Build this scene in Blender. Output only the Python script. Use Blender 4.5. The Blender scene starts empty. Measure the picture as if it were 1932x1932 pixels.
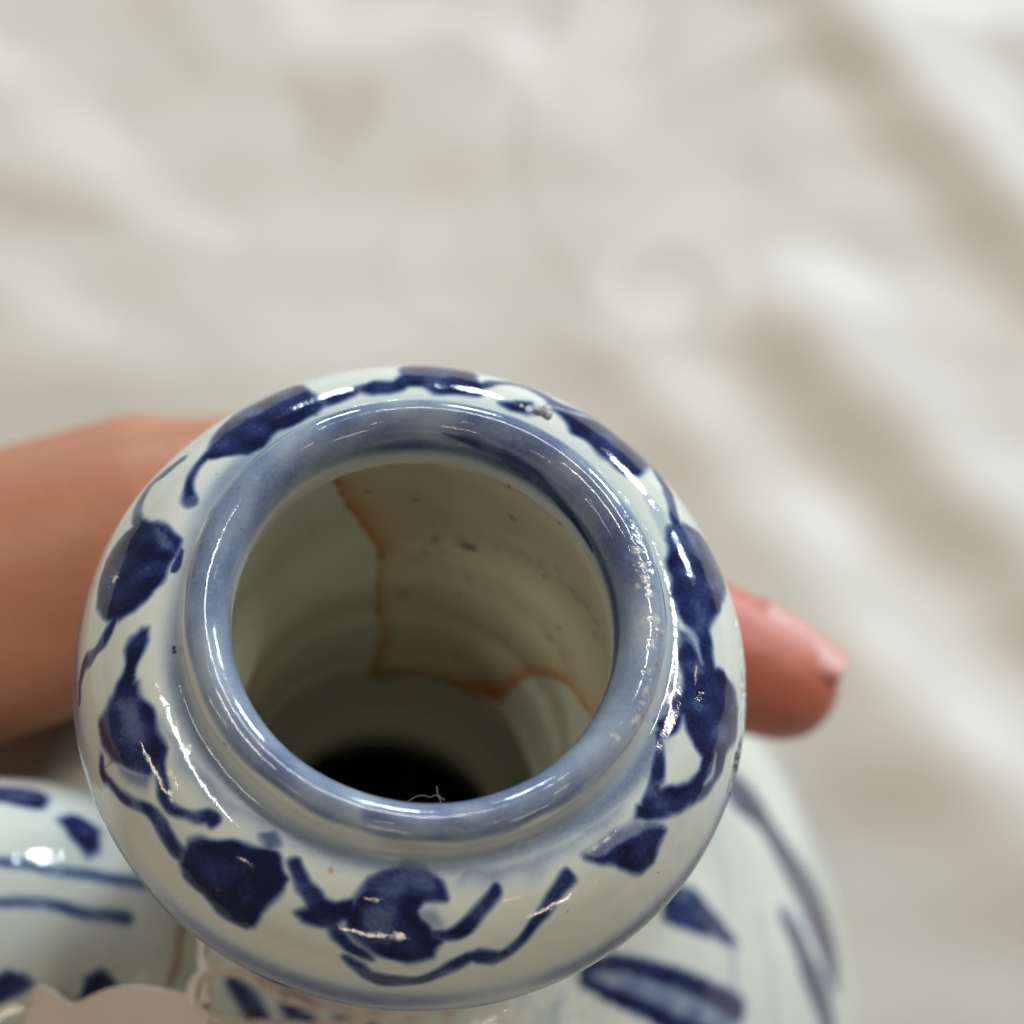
import bpy, bmesh, math
import numpy as np
from mathutils import Vector, Matrix

# ------------------------------------------------------------------ camera, world, lights
sc = bpy.context.scene
PXW = 1932.0                                   # working pixel width of the photograph
FPX = 3571.0                                   # focal length in those pixels
CAM = np.array([0.0, -0.06594, 0.14911])
CR = np.array([0.98212463, 0.14967283, 0.11414576])
CU = np.array([-0.18507576, 0.87842463, 0.44058726])
CF = np.array([0.0343245, 0.45383721, -0.89042328])
cd = bpy.data.cameras.new('camera')
cam = bpy.data.objects.new('camera', cd)
sc.collection.objects.link(cam)
cam.matrix_world = Matrix([[CR[i], CU[i], -CF[i], CAM[i]] for i in range(3)] + [[0, 0, 0, 1]])
cd.sensor_width = 36.0
cd.lens = 36.0 * FPX / PXW
cd.clip_start = 0.005
cd.clip_end = 50
cd.dof.use_dof = True
cd.dof.focus_distance = 0.166
cd.dof.aperture_fstop = 16.0
sc.camera = cam
sc.cycles.max_bounces = 10
sc.cycles.caustics_reflective = False
sc.cycles.caustics_refractive = False

w = bpy.data.worlds.new('World')
sc.world = w
w.use_nodes = True
w.node_tree.nodes['Background'].inputs[0].default_value = (1.0, 0.93, 0.83, 1)
w.node_tree.nodes['Background'].inputs[1].default_value = 0.12

sc.view_settings.view_transform = 'Standard'
sc.view_settings.look = 'None'
sc.view_settings.exposure = -0.08
sc.view_settings.gamma = 1.0


def polar(az, el, d):
    a, e = math.radians(az), math.radians(el)
    return Vector((math.cos(a) * math.cos(e), math.sin(a) * math.cos(e), math.sin(e))) * d


def area(name, az, el, d, sx, sy, power, col):
    l = bpy.data.lights.new(name, 'AREA')
    l.shape = 'RECTANGLE'
    l.size, l.size_y, l.energy, l.color = sx, sy, power, col
    o = bpy.data.objects.new(name, l)
    sc.collection.objects.link(o)
    p = polar(az, el, d)
    o.location = p
    o.rotation_euler = (-p).to_track_quat('-Z', 'Y').to_euler()
    return o


# the windows of the room, across the table, and a ceiling strip; warm bulbs behind the photographer
for az_, el_, sx_, sy_, pw_ in ((110, 14, .24, .30, 14), (90, 14, .26, .32, 18), (63, 16, .32, .40, 34), (47, 15, .26, .36, 21)):
    area('window_light', az_, el_, 2.6, sx_, sy_, pw_, (0.72, 0.86, 1.0))
area('ceiling_strip_light', 62, 60, 2.2, 1.5, .12, 32, (1.0, 0.97, 0.92))
area('left_fill_light', -168, 60, 2.4, .95, .07, 14, (1.0, 0.95, 0.87))  # added fill from the upper left, brightens the shadowed patch of the body
for az_, el_, pw_ in ((-90, 12, 3.0), (-158, 14, 3.0), (-42, 12, 3.0)):
    area('tube_light', az_, el_, 2.4, .55, .03, pw_, (1.0, 0.84, 0.66))
for az_, el_, pw_ in ((-126, 30, 2.2), (-92, 50, 2.2), (-52, 36, 2.2), (-155, 27, 2.0), (28, 28, 2.0), (-20, 44, 2.0)):
    l = bpy.data.lights.new('bulb_light', 'POINT')
    l.energy, l.color, l.shadow_soft_size = pw_, (1.0, 0.78, 0.52), 0.045
    o = bpy.data.objects.new('bulb_light', l)
    sc.collection.objects.link(o)
    o.location = polar(az_, el_, 2.3)

TABLE_Z = -0.2265


# ------------------------------------------------------------------ helpers
def project(P):
    d = P - CAM
    z = d @ CF
    return np.stack([966 + FPX * (d @ CR) / z, 966 - FPX * (d @ CU) / z], -1)


def ray(px, py):
    return CF + CR * (px - 966) / FPX - CU * (py - 966) / FPX


def at_z(px, py, z):
    d = ray(px, py)
    return CAM + d * ((z - CAM[2]) / d[2])


def spline(pts, n, m=30):
    P = np.array(pts, float)
    P2 = np.vstack([2 * P[0] - P[1], P, 2 * P[-1] - P[-2]])
    out = []
    for i in range(len(P) - 1):
        p0, p1, p2, p3 = P2[i:i + 4]
        t0 = 0
        t1 = t0 + max(np.linalg.norm(p1 - p0), 1e-7) ** .5
        t2 = t1 + max(np.linalg.norm(p2 - p1), 1e-7) ** .5
        t3 = t2 + max(np.linalg.norm(p3 - p2), 1e-7) ** .5
        t = np.linspace(t1, t2, m, endpoint=False)[:, None]
        A1 = (t1 - t) / (t1 - t0) * p0 + (t - t0) / (t1 - t0) * p1
        A2 = (t2 - t) / (t2 - t1) * p1 + (t - t1) / (t2 - t1) * p2
        A3 = (t3 - t) / (t3 - t2) * p2 + (t - t2) / (t3 - t2) * p3
        B1 = (t2 - t) / (t2 - t0) * A1 + (t - t0) / (t2 - t0) * A2
        B2 = (t3 - t) / (t3 - t1) * A2 + (t - t1) / (t3 - t1) * A3
        out.append((t2 - t) / (t2 - t1) * B1 + (t - t1) / (t2 - t1) * B2)
    D = np.vstack(out + [P[-1:]])
    s = np.r_[0, np.cumsum(np.linalg.norm(np.diff(D, axis=0), axis=1))]
    q = np.linspace(0, s[-1], n)
    return np.stack([np.interp(q, s, D[:, k]) for k in range(P.shape[1])], -1), q


def smooth(a, b, x):
    t = np.clip((x - a) / (b - a), 0, 1)
    return t * t * (3 - 2 * t)


_rng = np.random.default_rng(7)
_W = [(_rng.normal(size=2), _rng.uniform(0, 6.28)) for _ in range(40)]


def wob(u, v, scale, k0=0, n=7):
    """cheap band-limited noise about -1..1 on surface coordinates in metres"""
    r = 0
    for i in range(n):
        d, p = _W[(k0 + i) % 40]
        r = r + np.sin((u * d[0] + v * d[1]) / scale * 1.3 + p)
    return r / n ** .5 / 1.1


_W3 = [(_rng.normal(size=3), _rng.uniform(0, 6.28)) for _ in range(40)]


def wob3(P, scale, k0=0, n=8):
    """the same kind of noise in space, seamless round a vessel"""
    r = 0
    for i in range(n):
        d, p = _W3[(k0 + i) % 40]
        r = r + np.sin((P @ d) / scale * 1.2 + p)
    return r / n ** .5 / 1.1


class Lathe:
    """surface of revolution with painted attributes, in a frame (origin, axes)"""

    def __init__(self, pts, ns, nt, frame=None, flip=False):
        self.pr, self.s = spline(pts, ns)
        self.ns, self.nt = ns, nt
        self.th = np.linspace(0, 2 * np.pi, nt, endpoint=False)
        self.frame = frame
        dp = np.gradient(self.pr, axis=0)
        nn = np.stack([-dp[:, 1], dp[:, 0]], -1)
        nn /= np.linalg.norm(nn, axis=1)[:, None]
        self.nn = nn if not flip else -nn
        self.flip = flip
        self.attr = {}
        self.disp = np.zeros((ns, nt))
        st = max(1, nt // 1200)
        self.G = self.points(self.pr, self.th)
        self.N = self.vec(self.nn, self.th)
        V = CAM - self.G
        self.vis = (V * self.N).sum(2) > 0
        self.px = project(self.G)
        self.U, self.Vv = np.meshgrid(self.th, self.s)

    def _tf(self, A):
        if self.frame is None:
            return A
        o, X, Y, Z = self.frame
        return A[..., :1] * X + A[..., 1:2] * Y + A[..., 2:] * Z

    def points(self, pr, th):
        A = np.stack([pr[:, None, 0] * np.cos(th), pr[:, None, 0] * np.sin(th), pr[:, None, 1] + 0 * th], -1)
        A = self._tf(A)
        return A if self.frame is None else A + self.frame[0]

    def vec(self, nn, th):
        return self._tf(np.stack([nn[:, None, 0] * np.cos(th), nn[:, None, 0] * np.sin(th), nn[:, None, 1] + 0 * th], -1))

    def a(self, name):
        if name not in self.attr:
            self.attr[name] = np.zeros((self.ns, self.nt))
        return self.attr[name]

    def hit(self, p):
        d = (self.px[..., 0] - p[0]) ** 2 + (self.px[..., 1] - p[1]) ** 2 + 1e9 * (~self.vis)
        i, j = np.unravel_index(d.argmin(), d.shape)
        return i, j

    def surf(self, pts):
        """picture points -> (theta, s) on the surface, theta unwrapped"""
        ij = [self.hit(p) for p in pts]
        th = np.unwrap(np.array([self.th[j] for i, j in ij]))
        return np.stack([th, np.array([self.s[i] for i, j in ij])], -1)

    def window(self, ts, pad):
        """rows and columns of the grid that lie near the surface points"""
        r = np.interp(ts[:, 1].mean(), self.s, self.pr[:, 0])
        i0, i1 = np.searchsorted(self.s, [ts[:, 1].min() - pad, ts[:, 1].max() + pad])
        t0, t1 = ts[:, 0].min() - pad / r, ts[:, 0].max() + pad / r
        j = np.arange(int(np.floor(t0 / (2 * np.pi) * self.nt)), int(np.ceil(t1 / (2 * np.pi) * self.nt)) + 1)
        if len(j) > self.nt:
            j = j[:self.nt]
        th = j / self.nt * 2 * np.pi
        ii = np.arange(max(i0, 0), min(i1 + 1, self.ns))
        u, v = np.meshgrid(th * r, self.s[ii])
        return r, ii, j % self.nt, u, v

    def _put(self, name, ii, jj, m, val, mode):
        A = self.a(name)
        ix = np.ix_(ii, jj)
        cur = A[ix]
        if mode == 'max':
            A[ix] = np.maximum(cur, m * val)
        elif mode == 'add':
            A[ix] = np.clip(cur + m * val, 0, 1.5)
        else:
            A[ix] = cur * (1 - m) + val * m

    def poly(self, name, pts, val, soft=.00052, mode='max', warp=.00018, ts=None, rot=0, taper=None):
        ts = self.surf(pts) if ts is None else ts
        ts = ts + np.array([rot, 0])
        r, ii, jj, u, v = self.window(ts, soft * 3 + .0006)
        uw = u + warp * wob(u, v, .0009, 3)
        vw = v + warp * wob(u, v, .0009, 17)
        Q = ts * np.array([r, 1])
        inside = np.zeros(u.shape, bool)
        dist = np.full(u.shape, 1e9)
        for k in range(len(Q)):
            a, b = Q[k], Q[(k + 1) % len(Q)]
            ab = b - a
            t = np.clip(((uw - a[0]) * ab[0] + (vw - a[1]) * ab[1]) / (ab @ ab + 1e-18), 0, 1)
            dist = np.minimum(dist, np.hypot(uw - a[0] - t * ab[0], vw - a[1] - t * ab[1]))
            c = ((a[1] > vw) != (b[1] > vw)) & (uw < (b[0] - a[0]) * (vw - a[1]) / (b[1] - a[1] + 1e-18) + a[0])
            inside ^= c
        sd = np.where(inside, -dist, dist) - (.00016 if name == 'cobalt' and mode == 'max' else 0)
        m = 1 - smooth(-soft, soft, sd)
        # cobalt pools: the washed blue is darker along its edge and uneven inside
        if name == 'cobalt' and mode == 'max':
            m = m * (0.90 + 0.14 * wob(u, v, .0011, 9) + 0.12 * np.exp(-((sd + soft * 1.6) / (soft * 1.4)) ** 2))
        self._put(name, ii, jj, m, val, mode)
        return ts

    def line(self, name, pts, wpx, val, soft=.00042, mode='max', warp=.00016, n=40, ts=None, rot=0):
        """brush line through picture points; wpx: width(s) in picture pixels"""
        ts = self.surf(pts) if ts is None else ts
        wpx = np.broadcast_to(np.array(wpx, float), (len(ts),)) if np.ndim(wpx) == 0 else np.interp(np.linspace(0, 1, len(ts)), np.linspace(0, 1, len(wpx)), wpx)
        grow = 8.0 if name == 'cobalt' and mode == 'max' else 0.0
        i, j = self.hit(pts[0]) if pts is not None else (0, 0)
        depth = (self.G[i, j] - CAM) @ CF if pts is not None else FPX
        C, _ = spline(np.column_stack([ts + np.array([rot, 0]), (wpx + grow) * depth / FPX / 2]), n) if len(ts) > 2 else (np.column_stack([np.linspace(ts[0], ts[-1], n) + np.array([rot, 0]), (np.linspace(wpx[0], wpx[-1], n) + grow) * depth / FPX / 2]), 0)
        r, ii, jj, u, v = self.window(C[:, :2], C[:, 2].max() + soft * 3 + .0004)
        uw = u + warp * wob(u, v, .0008, 5)
        vw = v + warp * wob(u, v, .0008, 21)
        best = np.full(u.shape, 1e9)
        for k in range(len(C) - 1):
            a, b = C[k, :2] * np.array([r, 1]), C[k + 1, :2] * np.array([r, 1])
            ab = b - a
            t = np.clip(((uw - a[0]) * ab[0] + (vw - a[1]) * ab[1]) / (ab @ ab + 1e-18), 0, 1)
            d = np.hypot(uw - a[0] - t * ab[0], vw - a[1] - t * ab[1]) - (C[k, 2] + (C[k + 1, 2] - C[k, 2]) * t)
            best = np.minimum(best, d)
        m = 1 - smooth(-soft, soft, best)
        if name == 'cobalt' and mode == 'max':
            m = m * (0.92 + 0.13 * wob(u, v, .0012, 11))
        self._put(name, ii, jj, m, val, mode)
        return ts

    def spot(self, name, p, rpx, val, mode='max', depth=0, rough=.35, soft=.5):
        i, j = self.hit(p)
        c = self.G[i, j]
        rad = rpx * ((c - CAM) @ CF) / FPX
        ts = np.array([[self.th[j], self.s[i]]])
        r, ii, jj, u, v = self.window(ts, rad * 2)
        d = np.hypot(u - ts[0, 0] * r, v - ts[0, 1]) / rad
        d = d * (1 + rough * wob(u, v, rad * .55, int(p[0]) % 30))
        m = 1 - smooth(1 - soft, 1 + soft * .5, d)
        if val:
            self._put(name, ii, jj, m, val, mode)
        if depth:
            self.disp[np.ix_(ii, jj)] -= depth * m * (1 + .4 * wob(u, v, rad * .3, int(p[1]) % 30))

    def build(self, name, mat, parent, label=None):
        P = self.G + self.N * self.disp[..., None]
        V = P.reshape(-1, 3)
        ns, nt = self.ns, self.nt
        i, j = np.meshgrid(np.arange(ns - 1), np.arange(nt), indexing='ij')
        a = i * nt + j
        b = i * nt + (j + 1) % nt
        q = np.stack([a, b, b + nt, a + nt], -1).reshape(-1, 4)
        if not self.flip:
            q = q[:, ::-1]
        return mesh_obj(name, V, q, mat, parent, self.attr, label)


def mesh_obj(name, V, Q, mat, parent=None, attrs=None, label=None, smooth_=True):
    V = np.asarray(V, np.float32)
    Q = np.asarray(Q, np.int32)
    me = bpy.data.meshes.new(name)
    n = len(Q)
    k = Q.shape[1]
    me.vertices.add(len(V))
    me.vertices.foreach_set('co', V.ravel())
    me.loops.add(n * k)
    me.loops.foreach_set('vertex_index', Q.ravel())
    me.polygons.add(n)
    me.polygons.foreach_set('loop_start', np.arange(0, n * k, k, dtype=np.int32))
    me.polygons.foreach_set('loop_total', np.full(n, k, np.int32))
    me.update(calc_edges=True)
    if smooth_:
        me.polygons.foreach_set('use_smooth', np.ones(n, bool))
    for an, av in (attrs or {}).items():
        at = me.attributes.new(an, 'FLOAT', 'POINT')
        at.data.foreach_set('value', np.asarray(av, np.float32).ravel())
    me.materials.append(mat)
    o = bpy.data.objects.new(name, me)
    sc.collection.objects.link(o)
    if parent is not None:
        o.parent = parent
        o.matrix_parent_inverse = Matrix.Translation(-parent.location)
    if label:
        o['label'] = label
    return o


def thing(name, label, cat, loc=(0, 0, 0)):
    o = bpy.data.objects.new(name, None)
    o.empty_display_size = .02
    sc.collection.objects.link(o)
    o.location = loc
    o['label'], o['category'] = label, cat
    return o


# ------------------------------------------------------------------ materials
class NT:
    def __init__(self, name):
        self.m = bpy.data.materials.new(name)
        self.m.use_nodes = True
        self.t = self.m.node_tree
        self.b = self.t.nodes['Principled BSDF']
        self.co = self.t.nodes.new('ShaderNodeTexCoord').outputs['Object']

    def n(self, kind, **kw):
        x = self.t.nodes.new(kind)
        for k, v in kw.items():
            setattr(x, k, v)
        return x

    def l(self, a, b):
        self.t.links.new(a, b)

    def val(self, x, sock):
        if isinstance(x, (int, float)):
            sock.default_value = x
        else:
            self.l(x, sock)

    def math(self, op, a, b=0.0, c=0.0, clamp=False):
        x = self.n('ShaderNodeMath', operation=op, use_clamp=clamp)
        for v, s in zip((a, b, c), x.inputs):
            self.val(v, s)
        return x.outputs[0]

    def attr(self, name):
        return self.n('ShaderNodeAttribute', attribute_name=name).outputs['Fac']

    def noise(self, scale, detail=3, rough=.55, vec=None):
        x = self.n('ShaderNodeTexNoise')
        x.inputs['Scale'].default_value = scale
        x.inputs['Detail'].default_value = detail
        x.inputs['Roughness'].default_value = rough
        self.l(vec or self.co, x.inputs['Vector'])
        return x.outputs['Fac']

    def ramp(self, fac, stops, interp='LINEAR'):
        x = self.n('ShaderNodeValToRGB')
        x.color_ramp.interpolation = interp
        e = x.color_ramp.elements
        while len(e) < len(stops):
            e.new(.5)
        for q, (p, c) in zip(e, stops):
            q.position = p
            q.color = (*c, 1)
        self.val(fac, x.inputs[0])
        return x.outputs[0]

    def mix(self, f, a, b, mode='MIX'):
        x = self.n('ShaderNodeMix', data_type='RGBA', blend_type=mode)
        self.val(f, x.inputs[0])
        for v, s in ((a, x.inputs[6]), (b, x.inputs[7])):
            if isinstance(v, tuple):
                s.default_value = (*v, 1)
            else:
                self.l(v, s)
        return x.outputs[2]

    def bump(self, h, strength, dist, normal=None):
        x = self.n('ShaderNodeBump')
        x.inputs['Strength'].default_value = strength
        x.inputs['Distance'].default_value = dist
        self.l(h, x.inputs['Height'])
        if normal is not None:
            self.l(normal, x.inputs['Normal'])
        return x.outputs[0]


def glaze_material():
    k = NT('blue_and_white_glaze')
    fine = k.noise(2600, 3, .65)
    mid = k.noise(420, 4, .6)
    cob = k.attr('cobalt')
    mod = k.math('ADD', k.math('MULTIPLY', fine, .42), k.math('MULTIPLY', mid, .44))
    mod = k.math('ADD', mod, .58)
    c = k.math('MULTIPLY', cob, mod)
    white = k.ramp(k.noise(60, 3), [(.3, (.54, .572, .505)), (.7, (.60, .622, .555))])
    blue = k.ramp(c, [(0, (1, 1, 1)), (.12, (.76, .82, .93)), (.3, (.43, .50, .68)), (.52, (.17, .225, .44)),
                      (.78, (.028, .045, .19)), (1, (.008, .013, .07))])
    tan = k.attr('tan')
    white = k.mix(k.math('MULTIPLY', tan, 1.0, clamp=True), white, (.60, .50, .30))
    col = k.mix(1.0, white, blue, 'MULTIPLY')
    # iron stain, grime and pits
    st = k.math('MULTIPLY', k.attr('stain'), k.math('ADD', k.math('MULTIPLY', k.noise(260, 5, .65), 1.1), .45), clamp=True)
    col = k.mix(st, col, (.42, .165, .035))
    gr = k.math('MULTIPLY', k.attr('grime'), k.ramp(k.noise(900, 6, .75), [(.47, (0, 0, 0)), (.66, (1, 1, 1))]))
    col = k.mix(gr, col, (.10, .10, .065))
    speck = k.ramp(k.noise(1500, 2, .5), [(.745, (0, 0, 0)), (.775, (1, 1, 1))])
    col = k.mix(k.math('MULTIPLY', speck, .6), col, (.10, .09, .07))
    bare = k.attr('bare')
    col = k.mix(bare, col, k.ramp(k.noise(1400, 4), [(.35, (.42, .36, .27)), (.62, (.78, .76, .68))]))
    col = k.mix(k.attr('dirt'), col, (.016, .013, .010))
    k.l(col, k.b.inputs['Base Color'])
    rgh = k.math('ADD', .055, k.math('MULTIPLY', k.noise(340, 3), .05))
    rgh = k.math('ADD', rgh, k.math('MULTIPLY', bare, .22))
    rgh = k.math('ADD', rgh, k.math('MULTIPLY', k.attr('inner'), .30))
    k.l(rgh, k.b.inputs['Roughness'])
    k.b.inputs['IOR'].default_value = 1.52
    k.b.inputs['Subsurface Weight'].default_value = .08
    k.b.inputs['Subsurface Radius'].default_value = (.6, .55, .45)
    k.b.inputs['Subsurface Scale'].default_value = .0012
    n1 = k.bump(k.noise(180, 2), .30, .0006)
    n2 = k.bump(k.noise(1100, 3, .6), .15, .00012, n1)
    k.l(n2, k.b.inputs['Normal'])
    return k.m


def skin_material():
    k = NT('skin')
    big = k.noise(38, 4)
    col = k.ramp(big, [(.3, (.37, .148, .072)), (.7, (.45, .192, .100))])
    col = k.mix(k.attr('flush'), col, (.50, .135, .085))
    mp = k.n('ShaderNodeMapping')
    mp.inputs['Scale'].default_value = (1, 3.5, 1)
    k.l(k.co, mp.inputs['Vector'])
    fine = k.noise(240, 6, .7, mp.outputs[0])
    col = k.mix(k.math('MULTIPLY', fine, .5), col, (.28, .09, .05))
    k.l(col, k.b.inputs['Base Color'])
    k.b.inputs['Roughness'].default_value = .46
    k.b.inputs['Subsurface Weight'].default_value = .22
    k.b.inputs['Subsurface Radius'].default_value = (1.0, .35, .2)
    k.b.inputs['Subsurface Scale'].default_value = .003
    wv = k.n('ShaderNodeTexVoronoi')
    wv.inputs['Scale'].default_value = 1100
    k.l(k.co, wv.inputs['Vector'])
    k.l(k.bump(wv.outputs['Distance'], .25, .00025), k.b.inputs['Normal'])
    return k.m


def plain_material(name, c0, c1, scale, rough, bump=None, sss=0):
    k = NT(name)
    k.l(k.ramp(k.noise(scale, 4), [(.3, c0), (.7, c1)]), k.b.inputs['Base Color'])
    k.b.inputs['Roughness'].default_value = rough
    if bump:
        k.l(k.bump(k.noise(bump[0], 4), bump[1], bump[2]), k.b.inputs['Normal'])
    if sss:
        k.b.inputs['Subsurface Weight'].default_value = sss
        k.b.inputs['Subsurface Scale'].default_value = .002
    return k.m


def cloth_material():
    k = NT('damask_cloth')
    fig = k.attr('figure')
    col = k.mix(fig, (.40, .37, .30), (.68, .655, .59))
    col = k.mix(k.math('MULTIPLY', k.noise(16, 3), .25), col, (.43, .40, .345))
    # diagonal rib of the weave
    mp = k.n('ShaderNodeMapping')
    mp.inputs['Rotation'].default_value = (0, 0, math.radians(57))
    k.l(k.co, mp.inputs['Vector'])
    wv = k.n('ShaderNodeTexWave', wave_type='BANDS', bands_direction='X', wave_profile='SIN')
    wv.inputs['Scale'].default_value = 290
    wv.inputs['Distortion'].default_value = .8
    wv.inputs['Detail'].default_value = 1
    k.l(mp.outputs[0], wv.inputs['Vector'])
    rib = wv.outputs['Fac']
    amt = k.math('SUBTRACT', 1.0, k.math('MULTIPLY', fig, .75))
    col = k.mix(k.math('MULTIPLY', k.math('MULTIPLY', rib, amt), .22), col, (.40, .37, .31))
    k.l(col, k.b.inputs['Base Color'])
    k.l(k.math('SUBTRACT', .75, k.math('MULTIPLY', fig, .25)), k.b.inputs['Roughness'])
    k.b.inputs['Sheen Weight'].default_value = .2
    n1 = k.bump(rib, .35, .0003)
    k.l(k.bump(k.noise(2200, 3), .35, .0003, n1), k.b.inputs['Normal'])
    return k.m


GLAZE = glaze_material()
SKIN = skin_material()
CLOTH = cloth_material()
PAPER = plain_material('tag_card', (.62, .50, .44), (.67, .55, .485), 90, .6, (1500, .3, .0002))
STRING = plain_material('cotton_string', (.66, .55, .48), (.74, .65, .57), 600, .8, (3000, .5, .0003))
NAIL = plain_material('nail', (.47, .20, .165), (.53, .245, .205), 120, .38, None, .2)
LINT = plain_material('lint', (.22, .21, .18), (.3, .29, .25), 200, .8)

# ------------------------------------------------------------------ the tablecloth
n = 360
gx = np.linspace(-.75, .75, n)
gy = np.linspace(-.55, .95, n)
# finer cells in the middle, where the camera looks
gx = np.sign(gx) * np.abs(gx / .75) ** 1.7 * .75
gy = .16 + np.sign(gy - .2) * np.abs((gy - .2) / .75) ** 1.7 * .75
X, Y = np.meshgrid(gx, gy)
Z = np.zeros_like(X)


def fold(p0, p1, width, height, pw=2.0):
    """a soft ridge in the cloth from one picture point to another"""
    global Z
    a, b = at_z(*p0, TABLE_Z)[:2], at_z(*p1, TABLE_Z)[:2]
    ab = b - a
    t = ((X - a[0]) * ab[0] + (Y - a[1]) * ab[1]) / (ab @ ab)
    tt = np.clip(t, 0, 1)
    d = np.hypot(X - a[0] - tt * ab[0], Y - a[1] - tt * ab[1])
    Z = Z + height * np.exp(-(d / width) ** pw)


fold((1500, -60), (1990, 520), .016, .0075)
fold((1480, 620), (1960, 1120), .016, .0065)
fold((1600, 1250), (2050, 1700), .018, .006)
fold((1180, 700), (1500, 1100), .012, .0028)
fold((-80, 260), (520, 620), .020, .0018)
fold((350, -40), (900, 300), .018, .0014)
fold((900, 60), (1250, 420), .015, .0014)
fold((-80, 560), (380, 800), .017, .0016)
Z += .0011 * wob(X, Y, .030, 2) + .0006 * wob(X, Y, .012, 12)
Z -= Z.min()
rr = np.hypot(X, Y)
Z *= smooth(.045, .10, rr)          # flat under the foot of the vessel
fig = np.zeros_like(X)


def figure(pts, wpx, val=1.0, soft=.0045):
    P = np.array([at_z(*p, TABLE_Z)[:2] for p in pts])
    C, _ = spline(P, 60)
    ww = np.interp(np.linspace(0, 1, 60), np.linspace(0, 1, len(np.atleast_1d(wpx))), np.atleast_1d(wpx)) * .39 / FPX / 2
    best = np.full(X.shape, 1e9)
    for q, r_ in zip(C, ww):
        best = np.minimum(best, np.hypot(X - q[0], Y - q[1]) - r_)
    np.maximum(fig, val * (1 - smooth(-soft, soft, best)), out=fig)


fig += .40
def weave(pts, wpx, amt, soft=.006):
    """woven figure: amt > 0 satin (paler), amt < 0 ground (duller)"""
    global fig
    keep = fig
    fig = np.zeros_like(X)
    figure(pts, wpx, 1.0, soft)
    fig = keep + amt * fig * (.75 + .25 * wob(X, Y, .008, 8))


spiral = [(1235 + r * math.cos(a), 565 + r * .85 * math.sin(a)) for a, r in ((-.6 + t * .5, 18 + t * 9.5) for t in range(16))]
weave(spiral, [120, 60, 50, 56, 70], .42, .004)
weave([(1000, 150), (975, 330), (1020, 470), (1100, 590), (1190, 660)], [16, 30, 26, 30, 20], -.30, .004)
weave([(1110, 640), (1230, 720), (1400, 700), (1460, 600)], [40, 60, 60, 40], .30)
weave([(1040, 180), (1000, 110), (1060, 150), (1200, 190), (1330, 120), (1460, 60)], [60, 80, 70, 60, 90], .26)
weave([(1060, 0), (1055, 60), (1030, 95)], [40, 50, 20], -.35, .005)
weave([(520, -40), (640, 60), (800, 60), (930, 110), (1000, 180)], [140, 170, 130, 80, 60], .40)
weave([(270, -20), (330, 80), (370, 150)], [70, 120, 60], -.34)
weave([(560, 180), (600, 230), (590, 290)], [50, 80, 50], -.36, .005)
weave([(690, 180), (680, 250), (640, 310)], [40, 60, 40], -.30, .005)
weave([(-40, 120), (70, 190), (170, 280), (280, 400), (420, 470)], [110, 150, 120, 130, 70], .38)
weave([(-40, 380), (90, 420), (200, 440)], [60, 80, 40], -.30)
weave([(-40, 510), (60, 560), (180, 640)], [80, 110, 80], .34)
weave([(380, 560), (480, 640), (620, 700)], [90, 160, 140], .30)
weave([(740, 450), (720, 520), (760, 610), (840, 640)], [24, 30, 30, 20], -.24, .004)
weave([(830, 420), (800, 560), (860, 600)], [100, 130, 80], .14)
weave([(1080, 290), (1200, 320), (1340, 260)], [50, 80, 60], .16)
weave([(1420, 330), (1560, 420), (1700, 520)], [60, 90, 70], -.22)
weave([(1480, 520), (1650, 590), (1940, 640)], [70, 120, 130], .40)
weave([(1500, 170), (1600, 260), (1680, 380)], [90, 110, 60], .22)
weave([(1450, 860), (1560, 1000), (1760, 1120), (1940, 1180)], [80, 130, 120, 100], .26)
weave([(1640, 1240), (1780, 1380), (1940, 1480)], [80, 120, 90], .28)
weave([(1480, 1400), (1600, 1500), (1700, 1680), (1850, 1800)], [60, 90, 60], -.15)
far = smooth(.12, .16, np.maximum(abs(X), abs(Y - .12)))
fig = fig + .35 * far * smooth(.2, .9, wob(X, Y, .012, 25)) - .25 * far * smooth(.2, .9, wob(X, Y, .014, 5))
fig = np.clip(fig + .07 * wob(X, Y, .011, 33), 0, 1)
idx = np.arange(n * n).reshape(n, n)
Q = np.stack([idx[:-1, :-1], idx[:-1, 1:], idx[1:, 1:], idx[1:, :-1]], -1).reshape(-1, 4)
cloth = mesh_obj('tablecloth', np.stack([X, Y, Z + TABLE_Z], -1).reshape(-1, 3), Q, CLOTH, None, {'figure': fig})
cloth['kind'] = 'structure'
cloth['label'] = 'cream damask tablecloth with woven scrolls and soft folds'

# ------------------------------------------------------------------ the porcelain vessel
vessel = thing('kendi_vessel', 'blue and white porcelain pouring vessel with flanged mouth and bulbous spout, held by a hand', 'vessel', (0, 0, TABLE_Z))

# --- mouth: rolled lip, collar and cushion-shaped flange
MOUTH = [(.01700, -.0066), (.01690, -.0042), (.01715, -.0022), (.0180, -.0006), (.0191, 0), (.0202, -.0004), (.0209, -.0015), (.0212, -.0030),
         (.0217, -.0041), (.0228, -.0043), (.0243, -.0047), (.0259, -.0056), (.0278, -.0074), (.0295, -.0100), (.0308, -.0132),
         (.03135, -.0158), (.0308, -.0188), (.0288, -.0226), (.0257, -.0258), (.0222, -.0281), (.0202, -.030), (.0192, -.033)]
m = Lathe(MOUTH, 400, 1500)
th, S = m.U, m.Vv
Rg = np.repeat(m.pr[:, :1], m.nt, 1)
Zg = np.repeat(m.pr[:, 1:], m.nt, 1)
for a_ in ('cobalt', 'stain', 'tan', 'grime', 'bare', 'dirt', 'inner'):
    m.a(a_)
s_top = m.s[np.argmin(abs(m.pr[:, 1] - 0))]
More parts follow.
